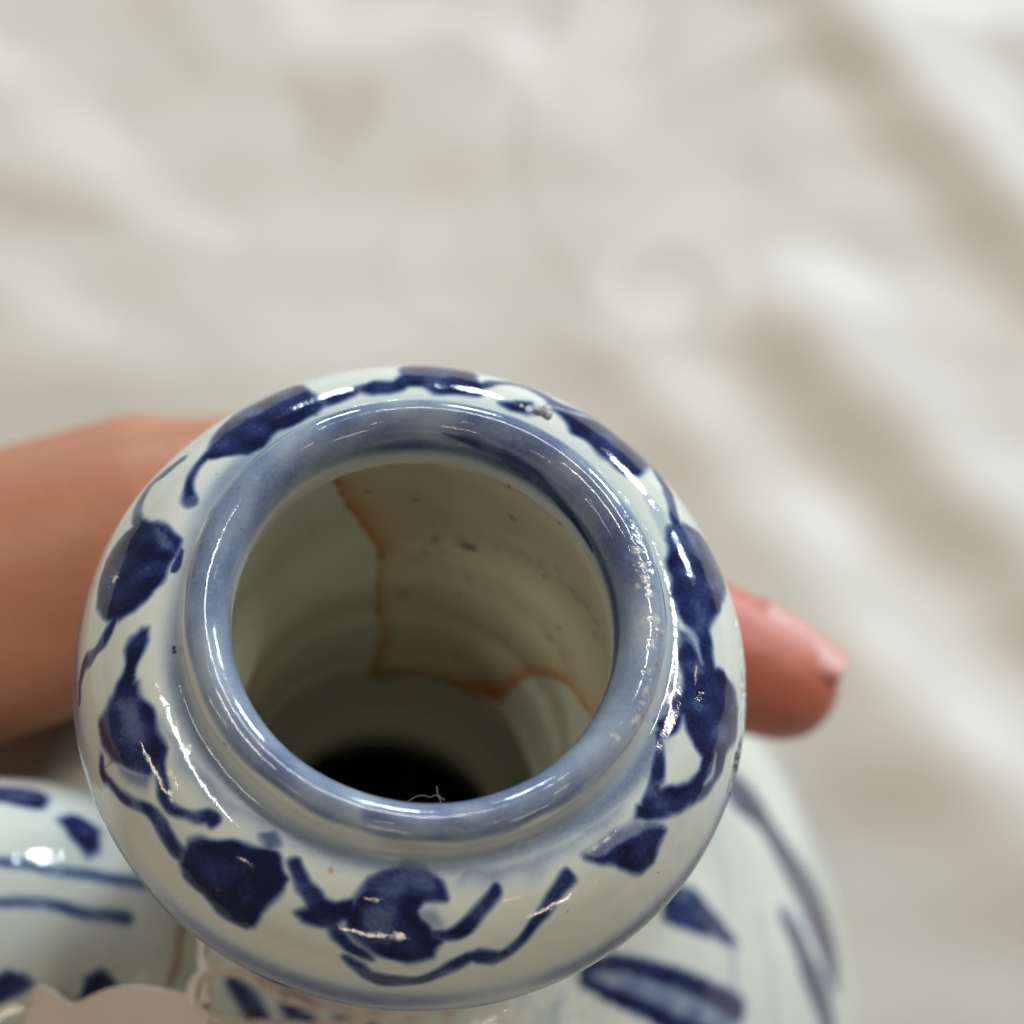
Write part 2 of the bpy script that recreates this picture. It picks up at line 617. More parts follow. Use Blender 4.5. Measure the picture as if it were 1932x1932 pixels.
s_lip = m.s[np.argmin(np.hypot(m.pr[:, 0] - .0210, m.pr[:, 1] + .0018))]
s_junc = m.s[np.argmin(np.hypot(m.pr[:, 0] - .0222, m.pr[:, 1] + .0043))]
s_max = m.s[np.argmax(m.pr[:, 0])]
S = S - m.s[np.argmin(np.hypot(m.pr[:, 0] - .0169, m.pr[:, 1] + .0042))]
s_top, s_lip, s_junc, s_max = (q_ - m.s[np.argmin(np.hypot(m.pr[:, 0] - .0169, m.pr[:, 1] + .0042))] for q_ in (s_top, s_lip, s_junc, s_max))
u_ = th * .02
cosd = lambda deg: .5 + .5 * np.cos(th - math.radians(deg))
# blue wash on the lip, pale along the inner edge on one side, dark on the other
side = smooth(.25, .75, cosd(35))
lipw = smooth(-.0002, .0010 + .0005 * wob3(m.G, .004, 4), S) * (1 - smooth(s_lip - .0009, s_lip - .0002, S + .00025 * wob3(m.G, .002, 14)))
m.a('cobalt')[:] = lipw * (.40 + .07 * wob3(m.G, .0035, 1) + .06 * wob3(m.G, .0012, 8))
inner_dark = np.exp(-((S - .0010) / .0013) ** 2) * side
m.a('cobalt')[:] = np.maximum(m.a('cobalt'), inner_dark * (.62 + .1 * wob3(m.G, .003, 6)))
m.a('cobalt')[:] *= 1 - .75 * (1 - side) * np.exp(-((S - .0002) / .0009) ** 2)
m.line('cobalt', [(840, 815), (900, 838), (985, 880), (1060, 950), (1120, 1035)], [6, 26, 34, 30, 10], .85, soft=.0005)
m.line('cobalt', [(690, 1535), (760, 1548), (850, 1552), (960, 1545)], [30, 40, 34, 10], .52, soft=.0006)
# pale worn edge of the lip, watery line round the foot of the collar, thin line round the flange
m.a('cobalt')[:] = np.maximum(m.a('cobalt'), (.34 + .10 * wob3(m.G, .006, 2)) * np.exp(-((S - s_junc - .0004 * wob3(m.G, .008, 3)) / .0011) ** 2) * smooth(.0, .5, cosd(240) + .15))
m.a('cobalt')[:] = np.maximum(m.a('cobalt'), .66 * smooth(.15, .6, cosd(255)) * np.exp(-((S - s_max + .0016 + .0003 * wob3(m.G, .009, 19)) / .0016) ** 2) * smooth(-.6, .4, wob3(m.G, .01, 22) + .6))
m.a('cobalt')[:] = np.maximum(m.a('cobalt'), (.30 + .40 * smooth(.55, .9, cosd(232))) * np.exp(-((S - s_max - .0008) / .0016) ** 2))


def q1(*p): return [(115 + .3472 * a, 638.9 + .3472 * b) for a, b in p]
def q2(*p): return [(766.7 + .3472 * a, 638.9 + .3472 * b) for a, b in p]
def q3(*p): return [(115 + .3386 * a, 1277.8 + .3386 * b) for a, b in p]
def q4(*p): return [(766.7 + .3386 * a, 1277.8 + .3386 * b) for a, b in p]


W1 = .3472
# upper left quarter
m.poly('cobalt', q1((1300, 250), (1345, 290), (1400, 330), (1440, 345), (1380, 410), (1250, 460), (1100, 590), (1010, 640), (880, 640), (800, 655), (770, 680), (800, 600), (850, 510), (930, 425), (1050, 335), (1180, 275)), .93)
m.line('cobalt', q1((1380, 350), (1480, 320), (1580, 290), (1660, 265)), [26, 20, 16, 18], .8)
m.poly('cobalt', q1((1620, 285), (1700, 240), (1800, 228), (1880, 180), (1960, 140), (2010, 150), (2010, 225), (1850, 285), (1700, 305)), .85)
m.line('cobalt', q1((810, 620), (740, 690), (705, 760), (700, 830), (715, 880)), [16, 13, 13, 18, 26], .82)
m.line('cobalt', q1((665, 655), (585, 720), (505, 790), (445, 870), (415, 950), (430, 1020)), [14, 18, 18, 18, 16, 18], .85)
m.poly('cobalt', q1((430, 1005), (520, 990), (590, 1030), (640, 1090), (620, 1180), (560, 1290), (490, 1380), (390, 1470), (310, 1525), (240, 1510), (205, 1440), (215, 1330), (250, 1210), (310, 1110), (370, 1050)), .97)
m.poly('cobalt', q1((500, 1020), (580, 1040), (625, 1100), (600, 1170), (540, 1160), (500, 1090)), .62, soft=.0007, mode='set')
m.line('cobalt', q1((300, 1500), (250, 1600), (200, 1690), (135, 1770), (105, 1870), (100, 1990)), [13, 18, 20, 18, 15, 10], .88)
m.poly('cobalt', q1((440, 1570), (478, 1570), (465, 1640), (425, 1720), (405, 1800), (400, 1900), (385, 1990), (270, 1990), (325, 1850), (350, 1780), (345, 1690), (390, 1620)), .88)
m.line('cobalt', q1((655, 1150), (635, 1220), (620, 1260)), [5, 9, 4], .8, soft=.00015)
# upper right quarter
m.poly('cobalt', q2((-30, 150), (100, 128), (250, 143), (330, 168), (375, 215), (405, 240), (390, 305), (300, 302), (150, 292), (-30, 240)), .93)
m.line('cobalt', [(800 + (a - 800) * .985, 1200 + (b - 1200) * .985) for a, b in q2((400, 235), (500, 215), (600, 228), (700, 262), (800, 322), (900, 368))], [18, 18, 20, 22, 24, 16], .8)
def inward(pts, f): return [(800 + (a - 800) * f, 1200 + (b - 1200) * f) for a, b in pts]
m.line('cobalt', inward(q2((800, 330), (1000, 405), (1150, 490), (1280, 595), (1370, 700), (1430, 800), (1465, 900), (1500, 1010)), .982), [20, 20, 22, 24, 26, 28, 24, 18], .85)
m.poly('cobalt', q2((505, 345), (600, 333), (680, 350), (700, 400), (640, 400), (560, 380)), .85)
m.poly('cobalt', q2((800, 385), (950, 430), (1050, 470), (1180, 560), (1280, 640), (1300, 690), (1265, 745), (1200, 752), (1130, 700), (1020, 600), (920, 520), (860, 450)), .92)
m.poly('cobalt', q2((1440, 1010), (1500, 1010), (1600, 1060), (1680, 1180), (1735, 1330), (1722, 1420), (1680, 1500), (1640, 1590), (1660, 1700), (1600, 1660), (1540, 1570), (1480, 1500), (1460, 1400), (1425, 1250), (1430, 1180), (1415, 1100)), .93)
m.poly('cobalt', q2((1430, 1015), (1500, 1015), (1580, 1060), (1560, 1140), (1440, 1150)), .66, soft=.0006, mode='set')
m.poly('cobalt', q2((1480, 1590), (1560, 1600), (1655, 1690), (1680, 1800), (1750, 1880), (1790, 2000), (1530, 2000), (1470, 1750)), .84)
m.line('cobalt', q2((1520, 1580), (1570, 1660), (1620, 1770)), [6, 13, 5], .28, mode='set')
m.line('cobalt', q2((1320, 880), (1370, 960), (1400, 1060)), [22, 26, 18], .20)
# lower right quarter
m.poly('cobalt', q4((1550, -30), (1770, -20), (1820, 60), (1850, 180), (1840, 330), (1780, 420), (1755, 520), (1700, 620), (1580, 705), (1450, 765), (1350, 790), (1275, 795), (1290, 720), (1370, 650), (1480, 605), (1570, 590), (1630, 520), (1650, 430), (1600, 390), (1560, 300), (1545, 215), (1500, 285), (1420, 335), (1390, 260), (1480, 160), (1540, 80)), .9)
m.line('cobalt', q4((1655, 600), (1705, 540), (1720, 430)), [6, 14, 6], .15, mode='set')
m.line('cobalt', q4((1400, 320), (1408, 430), (1400, 560), (1350, 690)), [9, 14, 22, 24], .9)
m.poly('cobalt', q4((1160, 650), (1330, 560), (1390, 420), (1330, 420), (1230, 560)), .42, soft=.0008)
m.poly('cobalt', q4((1010, 1000), (1120, 985), (1230, 900), (1330, 850), (1420, 820), (1450, 850), (1400, 950), (1370, 1040), (1310, 1098), (1240, 1082), (1180, 1047), (1100, 1032)), .93)
m.poly('cobalt', q4((980, 985), (1150, 850), (1280, 790), (1400, 800), (1420, 840), (1230, 930), (1100, 1000)), .52, soft=.0007)
m.line('cobalt', q4((885, 1115), (850, 1190), (770, 1290), (700, 1400), (620, 1490), (530, 1552), (450, 1555), (380, 1542), (300, 1592), (200, 1642), (100, 1680), (0, 1692), (-130, 1685), (-250, 1625), (-330, 1560)), [30, 27, 22, 19, 17, 22, 26, 20, 18, 19, 20, 19, 21, 22, 14], .88)
m.line('cobalt', q4((495, 1190), (430, 1285), (330, 1385), (230, 1440), (110, 1430)), [22, 23, 20, 19, 24], .87)
m.poly('cobalt', q4((-30, 1060), (110, 1075), (200, 1150), (225, 1230), (100, 1255), (60, 1300), (80, 1370), (150, 1430), (210, 1465), (150, 1560), (0, 1580), (-100, 1560), (-190, 1530), (-280, 1450), (-330, 1350), (-280, 1230), (-200, 1130)), .93)
m.poly('cobalt', q4((-240, 1190), (-120, 1080), (0, 1050), (120, 1070), (200, 1150), (180, 1210), (20, 1190), (-150, 1230)), .66, soft=.0008, mode='set')
m.poly('cobalt', q4((-255, 1290), (-170, 1255), (-60, 1275), (-55, 1400), (-80, 1480), (-170, 1470), (-235, 1400)), .66, soft=.0006, mode='set')
m.poly('cobalt', q4((40, 1290), (170, 1300), (190, 1400), (110, 1400)), .28, soft=.0007)
# lower left quarter
m.poly('cobalt', q3((270, 130), (240, 180), (215, 280), (230, 380), (290, 460), (400, 515), (500, 535), (560, 480), (570, 390), (540, 280), (500, 180), (470, 130), (430, 40), (340, 40)), .88)
m.poly('cobalt', q3((310, 120), (420, 130), (470, 260), (470, 350), (390, 340), (330, 250)), .55, soft=.0009, mode='set')
m.poly('cobalt', q3((330, 500), (500, 540), (480, 605), (380, 590)), .45, soft=.0007)
m.line('cobalt', q3((225, 440), (235, 540), (285, 615), (380, 685), (480, 735), (550, 800), (585, 880), (640, 960), (700, 1000)), [9, 12, 14, 15, 22, 26, 26, 26, 22], .88)
m.line('cobalt', q3((550, 390), (548, 520), (562, 640), (620, 730), (720, 770), (820, 777), (855, 800)), [22, 20, 19, 17, 16, 18, 24], .85)
m.poly('cobalt', q3((680, 980), (720, 920), (800, 900), (950, 905), (1050, 930), (1130, 960), (1200, 1000), (1265, 1110), (1235, 1180), (1180, 1240), (1110, 1310), (1070, 1385), (1030, 1392), (960, 1350), (870, 1290), (800, 1200), (700, 1120), (670, 1050)), 1.0)
m.poly('cobalt', q3((760, 1040), (900, 1030), (960, 1080), (940, 1150), (820, 1130)), .82, soft=.0009, mode='set')
m.poly('cobalt', q3((1100, 870), (1190, 860), (1215, 950), (1130, 985)), .6, soft=.0006)
m.line('cobalt', q3((1295, 1045), (1340, 1130), (1400, 1210), (1450, 1310)), [20, 24, 28, 30], .95)
m.poly('cobalt', q3((1320, 1320), (1400, 1295), (1440, 1220), (1530, 1262), (1625, 1250), (1640, 1335), (1560, 1335), (1500, 1392), (1420, 1372), (1350, 1352)), .93)
m.line('cobalt', q3((1490, 1370), (1550, 1450), (1640, 1530), (1720, 1560)), [18, 17, 20, 12], .86)
# soft grey shade below the collar on the near side, painted into the cobalt
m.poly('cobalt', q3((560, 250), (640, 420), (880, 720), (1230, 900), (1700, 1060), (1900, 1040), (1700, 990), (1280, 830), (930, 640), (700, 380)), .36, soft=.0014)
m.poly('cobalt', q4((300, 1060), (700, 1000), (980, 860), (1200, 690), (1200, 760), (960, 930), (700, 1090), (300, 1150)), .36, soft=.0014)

# chips of the flange, frets of the lip, pits and specks
for p, r_, d_ in (((1406, 1215), 12, .00025), ((1408, 1250), 16, .0004), ((1409, 1285), 20, .0005), ((1408, 1320), 17, .0004), ((1406, 1350), 9, .0002),
                  ((1398, 1405), 12, .0004), ((1392, 1440), 20, .0006), ((1386, 1475), 18, .0006), ((1378, 1500), 10, .0003)):
    m.spot('bare', p, r_, .9, depth=d_, rough=.5, soft=.3)
m.line('bare', [(1386, 1150), (1394, 1200), (1400, 1260), (1402, 1310), (1401, 1350)], [2, 10, 18, 20, 5], .95, soft=.00015, warp=.0004)
m.line('bare', [(1396, 1400), (1389, 1430), (1380, 1465), (1370, 1500)], [5, 20, 24, 4], .95, soft=.00015, warp=.0004)
m.disp -= m.a('bare') * (.00025 + .00022 * wob3(m.G, .0007, 4))
m.a('dirt')[:] = np.maximum(m.a('dirt'), .35 * smooth(.25, .5, m.a('bare')) * (1 - smooth(.5, .75, m.a('bare'))))
for p, r_ in (((1193, 985), 8), ((1200, 1010), 11), ((1206, 1040), 9), ((1213, 1068), 8), ((1219, 1095), 11), ((1226, 1120), 8), ((1226, 1165), 9), ((1238, 1172), 9),
              ((1240, 1185), 6), ((1229, 1215), 7), ((1222, 1268), 7), ((1220, 1300), 8), ((1214, 1328), 7), ((1203, 1352), 9), ((1165, 1390), 7)):
    m.spot('bare', p, r_, .42, depth=.00004, rough=.6, soft=.5)
for p, r_ in (((1215, 1060), 5), ((1232, 1110), 5), ((1246, 1200), 6), ((1240, 1255), 6), ((1228, 1310), 6), ((1214, 1350), 6), ((1198, 1372), 5)):
    m.spot('stain', p, r_, .35, rough=.6)
    m.spot('dirt', p, r_ * .6, .35, rough=.6)
m.spot('dirt', (1014, 776), 13, 1.0, depth=.0006, rough=.7, soft=.3)
m.spot('dirt', (1030, 770), 8, .7, depth=.0002, rough=.7)
m.spot('bare', (1000, 771), 9, .5, rough=.7)
m.spot('dirt', (1318, 1310), 8, .85, depth=.0003)
m.spot('dirt', (1300, 1345), 10, .5)
m.spot('bare', (216, 1093), 6, .7, rough=.6)
m.spot('dirt', (328, 1222), 5, .9)
m.spot('dirt', (328, 1230), 5, .9)
m.spot('dirt', (422, 1405), 6, 1.0, depth=.0002)
m.spot('dirt', (1240, 1490), 8, .7)
m.spot('dirt', (1270, 1150), 6, .6)
m.line('dirt', [(1376, 1095), (1381, 1110), (1384, 1130)], [2, 4, 2], .8, soft=.0001)
m.line('dirt', [(190, 1456), (205, 1440), (220, 1432)], [1.5, 2, 1.5], .7, soft=.0001)
m.spot('stain', (625, 1642), 7, .6)
m.disp += .00009 * wob3(m.G, .010, 6) + .00006 * wob3(m.G, .0045, 15)
m.disp += .00005 * wob3(m.G, .0022, 28) * np.exp(-((S - s_lip) / .001) ** 2)
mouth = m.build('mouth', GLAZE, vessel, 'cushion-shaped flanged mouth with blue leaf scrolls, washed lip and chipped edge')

# --- neck: outer tube and the inside that shows through the mouth
no = Lathe([(.0194, -.0320), (.0188, -.045), (.0190, -.058), (.0200, -.066), (.0225, -.0715), (.0275, -.0762)], 80, 360)
for a_ in ('stain', 'tan', 'grime', 'bare', 'dirt', 'inner', 'cobalt'):
    no.a(a_)
for z0 in (-.060, -.0685):
    no.a('cobalt')[:] = np.maximum(no.a('cobalt'), .6 * np.exp(-((np.repeat(no.pr[:, 1:], no.nt, 1) - z0) / .0010) ** 4))
for k_ in range(14):
    t0 = k_ * 2 * math.pi / 14
    no.poly('cobalt', None, .7, ts=np.array([[t0, .012], [t0 + .16, .018], [t0 + .18, .026], [t0, .031], [t0 - .14, .024], [t0 - .12, .017]]))
no.a('grime')[:] = .5 * smooth(.036, .045, no.Vv)
for pts_, w_ in (([(440, 1850), (470, 1885), (490, 1930)], [24, 40, 36]), ([(545, 1895), (580, 1930)], [26, 34]), ([(640, 1915), (700, 1935)], [16, 20])):
    no.line('cobalt', pts_, w_, .85, soft=.0006)
for p_ in ((505, 1850), (600, 1888), (555, 1870), (850, 1898)):
    no.spot('stain', p_, 26, .55)
no.build('neck', GLAZE, vessel)

ni = Lathe([(.0174, -.0046), (.01725, -.0062), (.0174, -.009), (.0183, -.015), (.0189, -.021), (.0188, -.0255), (.0176, -.0300), (.0168, -.0335), (.0172, -.0380), (.0178, -.0420), (.0172, -.0460), (.0173, -.0505), (.0175, -.0550),
            (.0169, -.0580), (.0170, -.0595), (.0177, -.0625), (.0174, -.0665), (.0164, -.0700), (.0152, -.0718), (.0142, -.0735), (.0144, -.078), (.016, -.084)], 440, 1000, flip=True)
for a_ in ('stain', 'tan', 'grime', 'bare', 'dirt', 'inner', 'cobalt'):
    ni.a(a_)
ni.a('inner')[:] = 1.0
ni.a('tan')[:] = .22 + .05 * wob3(ni.G, .006, 3)


def q7(*p): return [(415.3 + .4134 * a, 830.6 + .4134 * b) for a, b in p]


EDGE = q7((520, 190), (570, 290), (650, 400), (720, 510), (725, 560), (705, 680), (715, 790), (740, 880), (700, 970), (670, 1080), (760, 1092), (860, 1075), (960, 1085), (1080, 1125), (1180, 1160), (1280, 1195), (1330, 1130), (1400, 1080), (1500, 1078), (1580, 1120), (1640, 1200), (1690, 1262))
REG = ni.surf(EDGE + q7((1790, 1120), (1815, 950), (1790, 600), (1600, 300), (1300, 130), (1000, 70), (700, 90), (560, 150)))
ni.poly('tan', None, .62, ts=REG, soft=.0003, mode='add', warp=.00007)
ni.a('tan')[:] = np.clip(ni.a('tan'), 0, .62)
# stain gathers inside the edge of the old water line: mask of the region times nearness to its edge
ins = Lathe.__new__(Lathe)
ins.__dict__ = dict(ni.__dict__)
ins.attr = {}
ins.poly('k', None, 1.0, ts=REG, soft=.0003, warp=.00007)
for wpx_, v_ in ((26, .34), (64, .26), (130, .17)):
    ni.line('stain', EDGE[:10], [wpx_ * .8, wpx_ * .9, wpx_ * .5, wpx_ * .5, wpx_ * .9], v_ * 1.25, soft=.0011 * wpx_ / 60, mode='add', n=60)
    ni.line('stain', EDGE[9:16], [wpx_ * .6, wpx_, wpx_ * .9, wpx_ * 1.1], v_ * 2.4, soft=.0012 * wpx_ / 60, mode='add', n=50)
    ni.line('stain', EDGE[15:], [wpx_ * .7, wpx_ * .6, wpx_ * .5], v_ * 1.3, soft=.0011 * wpx_ / 60, mode='add', n=40)
ni.a('stain')[:] *= ins.attr['k']
ni.poly('stain', q7((540, 180), (700, 90), (950, 70), (1040, 160), (1085, 300), (1060, 400), (900, 450), (760, 500), (660, 390)), .14, soft=.0006, mode='add')
ni.a('stain')[:] = np.clip(ni.a('stain'), 0, .95)
for pts_, w_, v_ in ((q7((740, 510), (1000, 460), (1250, 470), (1450, 560), (1620, 700), (1760, 900)), 40, .95),
                     (q7((900, 560), (1150, 640), (1400, 780), (1560, 950)), 46, .55),
                     (q7((740, 700), (850, 690), (960, 720)), 34, .9),
                     (q7((1500, 600), (1650, 760), (1740, 960)), 60, .6),
                     (q7((950, 800), (1150, 840), (1350, 960)), 60, .35),
                     (q7((880, 260), (1000, 380), (950, 480)), 50, .35)):
    ni.line('grime', pts_, w_, v_, soft=.0014, mode='add')
ni.a('grime')[:] *= (.45 + .55 * smooth(-.5, .8, wob3(ni.G, .0016, 31)))
for x_, y_, r_ in ((1322, 135, 20), (1338, 352, 9), (1548, 385, 12), (1140, 480, 12), (1165, 487, 8), (1115, 470, 7), (670, 232, 6), (420, 414, 6), (1550, 860, 7), (830, 700, 8),
                   (720, 770, 6), (1275, 550, 5), (1310, 215, 6), (1090, 710, 5), (890, 265, 6), (1150, 800, 5), (1400, 960, 5), (550, 160, 5), (1015, 447, 4), (1480, 620, 6),
                   (1700, 880, 7), (1085, 985, 6), (1530, 590, 6), (880, 545, 5), (1500, 905, 6), (1640, 690, 5), (1420, 240, 4), (1220, 690, 5)):
    ni.spot('dirt', q7((x_, y_))[0], r_ * .4134 + 2.0, .95 if r_ > 5 else .6, rough=.6)
ni.disp += .00016 * wob3(ni.G * np.array([.25, .25, 1]), .0033, 13) + .00012 * wob3(ni.G, .006, 27)
ni.build('neck_lining', GLAZE, vessel, 'stained olive-cream inside of the neck with a brown tide line and black specks')

# --- body
bo = Lathe([(.0268, -.0758), (.0370, -.0832), (.048, -.0940), (.0608, -.1125), (.0750, -.138), (.0832, -.163), (.0812, -.186), (.067, -.205), (.052, -.2145), (.0445, -.2175)], 220, 700)
for a_ in ('stain', 'tan', 'grime', 'bare', 'dirt', 'inner', 'cobalt'):
    bo.a(a_)


def q6(*p): return [(1277.8 + .4708 * a, 1022.2 + .4708 * b) for a, b in p]


panel = []
def B(kind, pts, *a, **k):
    ts = getattr(bo, kind)('cobalt', pts, *a, **k)
    panel.append((kind, ts, pts, a, k))


B('line', q6((230, 985), (310, 1060), (400, 1200), (490, 1370), (560, 1500), (610, 1620), (640, 1720)), [120, 105, 95, 125, 140, 125, 70], 1.0, soft=.0010)
B('line', q6((430, 1500), (480, 1600), (530, 1720), (580, 1830), (610, 1960)), [34, 62, 76, 84, 90], .95, soft=.0009)
B('line', q6((330, 1080), (420, 1290), (500, 1500)), [8, 8, 8], .25, soft=.0005)
B('line', q6((218, 1600), (228, 1760), (235, 1990)), [14, 12, 12], .26, soft=.0006)
B('line', q6((150, 1180), (190, 1330), (215, 1500)), [10, 10, 8], .14, soft=.0007)
B('line', q6((330, 1500), (370, 1700), (400, 1960)), [14, 14, 14], .15, soft=.0008)
B('poly', q6((-60, 1370), (60, 1395), (150, 1490), (250, 1605), (230, 1620), (120, 1575), (-60, 1520)), .82, soft=.0005)
B('poly', q4((1000, 1600), (1120, 1570), (1300, 1605), (1600, 1700), (1880, 1850), (1860, 1920), (1780, 1960), (1500, 1940), (1380, 1890), (1200, 1800), (1000, 1720)), .48, soft=.0005)
B('line', q4((980, 1620), (1120, 1590), (1300, 1620), (1600, 1720), (1860, 1855)), [22, 28, 28, 30, 32], 1.0, soft=.0005)
B('line', q4((980, 1680), (1200, 1790), (1380, 1880), (1520, 1945), (1700, 2010)), [22, 28, 30, 30, 26], 1.0, soft=.0005)
B('line', q4((860, 1720), (840, 1850), (800, 1990)), [10, 9, 9], .28, soft=.0005)
B('line', q4((700, 1800), (640, 1880), (560, 1980)), [14, 14, 12], .5, soft=.0005)
B('line', q4((470, 1830), (440, 1900), (430, 1990)), [12, 12, 12], .55, soft=.0005)
B('line', [(440, 1850), (470, 1885), (490, 1930)], [20, 34, 30], .8, soft=.0006)
B('line', [(545, 1895), (580, 1930)], [22, 30], .75, soft=.0006)
B('line', [(345, 1800), (350, 1850), (345, 1890)], [16, 24, 20], .5, soft=.0006)
# the other painted panels run on round the body
for kx in range(1, 6):
    for kind, ts, pts, a, k in panel[:9]:
        rot = kx * math.radians(52)
        if (ts[:, 0].mean() + rot) % (2 * math.pi) > math.radians(262) or (ts[:, 0].mean() + rot) % (2 * math.pi) < math.radians(12):
            continue
        if kind == 'poly':
            bo.poly('cobalt', None, *a, ts=ts, rot=rot, **k)
        else:
            bo.line('cobalt', pts, *a, ts=ts, rot=rot, **k)
for kx in (-1, -2):                  # lower round the front, the same panels again
    for kind, ts, pts, a, k in panel[:9]:
        ts2 = ts + np.array([kx * math.radians(40), .045])
        if kind == 'poly':
            bo.poly('cobalt', None, *a, ts=ts2, **k)
        else:
            bo.line('cobalt', pts, *a, ts=ts2, **k)
bo.a('grime')[:] = .5 * (1 - smooth(.002, .012, bo.Vv))
bo.disp += .0003 * wob3(bo.G, .02, 9)
bo.build('body', GLAZE, vessel, 'rounded body painted with blue banded panels')
fr = Lathe([(.0450, -.2170), (.0440, -.2200), (.0435, -.2240), (.0425, -.2262), (.0405, -.2262), (.0395, -.2230), (.0385, -.2180), (.0100, -.2175)], 60, 200)
for a_ in ('stain', 'tan', 'grime', 'bare', 'dirt', 'inner', 'cobalt'):
    fr.a(a_)
fr.build('foot_ring', GLAZE, vessel)

# --- bulbous spout on the shoulder
ax = np.array([-.66, -.32, .68])
ax /= np.linalg.norm(ax)
ux = np.cross(ax, [0, 0, 1.])
ux /= np.linalg.norm(ux)
uy = np.cross(ax, ux)
sp0 = np.array([-.0405, -.0195, -.0735])
sp = Lathe([(.0120, -.030), (.0150, -.022), (.0172, -.014), (.0186, -.006), (.0190, .001), (.0184, .008), (.0165, .015), (.0130, .0215), (.0090, .026), (.0068, .030), (.0062, .036), (.0066, .041), (.0060, .0425), (.0048, .0415), (.0044, .036), (.0046, .030)],
           160, 360, frame=(sp0, ux, uy, ax), flip=True)
for a_ in ('stain', 'tan', 'grime', 'bare', 'dirt', 'inner', 'cobalt'):
    sp.a(a_)


def q8(*p): return [(.2725 * a, 1405.6 + .2725 * b) for a, b in p]


sp.poly('cobalt', q8((-60, 290), (150, 300), (280, 322), (330, 380), (300, 450), (180, 430), (-60, 385)), .80, soft=.0006)
sp.poly('cobalt', q8((400, 520), (480, 490), (600, 510), (680, 590), (690, 680), (660, 760), (610, 780), (540, 700), (470, 600)), .84, soft=.0006)
sp.line('cobalt', q8((-100, 800), (200, 840), (400, 875), (620, 890), (800, 930), (1000, 965)), [16, 16, 15, 17, 17, 18], .62, soft=.0006, warp=.00004)
sp.line('cobalt', q8((-60, 1085), (200, 1080), (400, 1120), (600, 1170), (880, 1190)), [14, 16, 16, 17, 20], .62, soft=.0006, warp=.00004)
sp.poly('cobalt', q8((-60, 1640), (60, 1570), (180, 1590), (230, 1640), (100, 1720), (-60, 1790)), .9, soft=.0006)
sp.poly('cobalt', q8((550, 1790), (600, 1620), (680, 1550), (770, 1610), (810, 1680), (700, 1790)), .9, soft=.0006)
sp.line('dirt', [(352, 1725), (342, 1770), (330, 1820), (312, 1865)], [3, 8, 9, 6], .75, soft=.0005)
sp.line('stain', [(352, 1725), (342, 1770), (330, 1820), (312, 1865)], [14, 24, 26, 20], .7, soft=.0010)
sp.build('spout', GLAZE, vessel, 'bulbous spout with blue petals and two blue lines')

# ------------------------------------------------------------------ the hand
_st = np.linspace(0, math.pi, 13)
_sp = np.linspace(0, 2 * math.pi, 20, endpoint=False)
SPH = np.stack([np.sin(_st)[:, None] * np.cos(_sp), np.sin(_st)[:, None] * np.sin(_sp), np.cos(_st)[:, None] + 0 * _sp], -1).reshape(-1, 3)
_i, _j = np.meshgrid(np.arange(12), np.arange(20), indexing='ij')
SPQ = np.stack([_i * 20 + _j, (_i + 1) * 20 + _j, (_i + 1) * 20 + (_j + 1) % 20, _i * 20 + (_j + 1) % 20], -1).reshape(-1, 4)
balls = []


def chain(_, pts, n=14):
    """tapered limb: overlapping balls along a path (x, y, z, radius), fused into one skin below"""
    balls.append(spline(pts, n)[0])


MCP = [(-.036, .0300, -.066), (-.041, .0440, -.0875), (-.048, .0540, -.109), (-.058, .0590, -.130)]
WR = [(-.112, -.006, -.084), (-.114, .000, -.097), (-.116, .005, -.109), (-.118, .009, -.120)]
bm = None
# index finger: over the shoulder behind the neck, its tip beyond the flange
chain(bm, [(*MCP[0], .0142), (-.020, .0362, -.0640, .0122), (.000, .0392, -.0640, .0106), (.016, .0362, -.0655, .0096), (.028, .0328, -.0670, .0090), (.038, .0300, -.0680, .0089), (.0452, .0285, -.0685, .0079)], 40)
chain(bm, [(*MCP[1], .0128), (-.024, .0510, -.0885, .0110), (-.006, .0535, -.0895, .0098), (.010, .0525, -.0905, .0090), (.020, .0485, -.0915, .0080)], 34)
chain(bm, [(*MCP[2], .0125), (-.032, .0640, -.113, .0105), (-.014, .0690, -.116, .0095), (.002, .0695, -.119, .0086), (.013, .0670, -.121, .0076)], 34)
chain(bm, [(*MCP[3], .0118), (-.044, .0700, -.133, .0092), (-.030, .0760, -.136, .0084), (-.016, .0785, -.139, .0076), (-.006, .0785, -.140, .0068)], 30)
for a_, b_, r0, r1 in zip(MCP, WR, (.0142, .0138, .0135, .0125), (.0178, .0175, .017, .016)):
    mid = [(a_[i] * .5 + b_[i] * .5) for i in range(3)]
    chain(bm, [(*a_, r0), (mid[0], mid[1], mid[2], (r0 + r1) / 2 + .001), (*b_, r1)], 26)
# web, ball of the thumb and thumb
chain(bm, [(-.046, .0190, -.070, .0125), (-.060, .0140, -.072, .0150), (-.080, .0050, -.078, .0165), (-.105, -.006, -.088, .0175)], 24)
chain(bm, [(-.104, -.006, -.092, .0165), (-.090, -.020, -.101, .0140), (-.078, -.036, -.112, .0112), (-.067, -.050, -.122, .0104), (-.058, -.060, -.128, .0088)], 34)
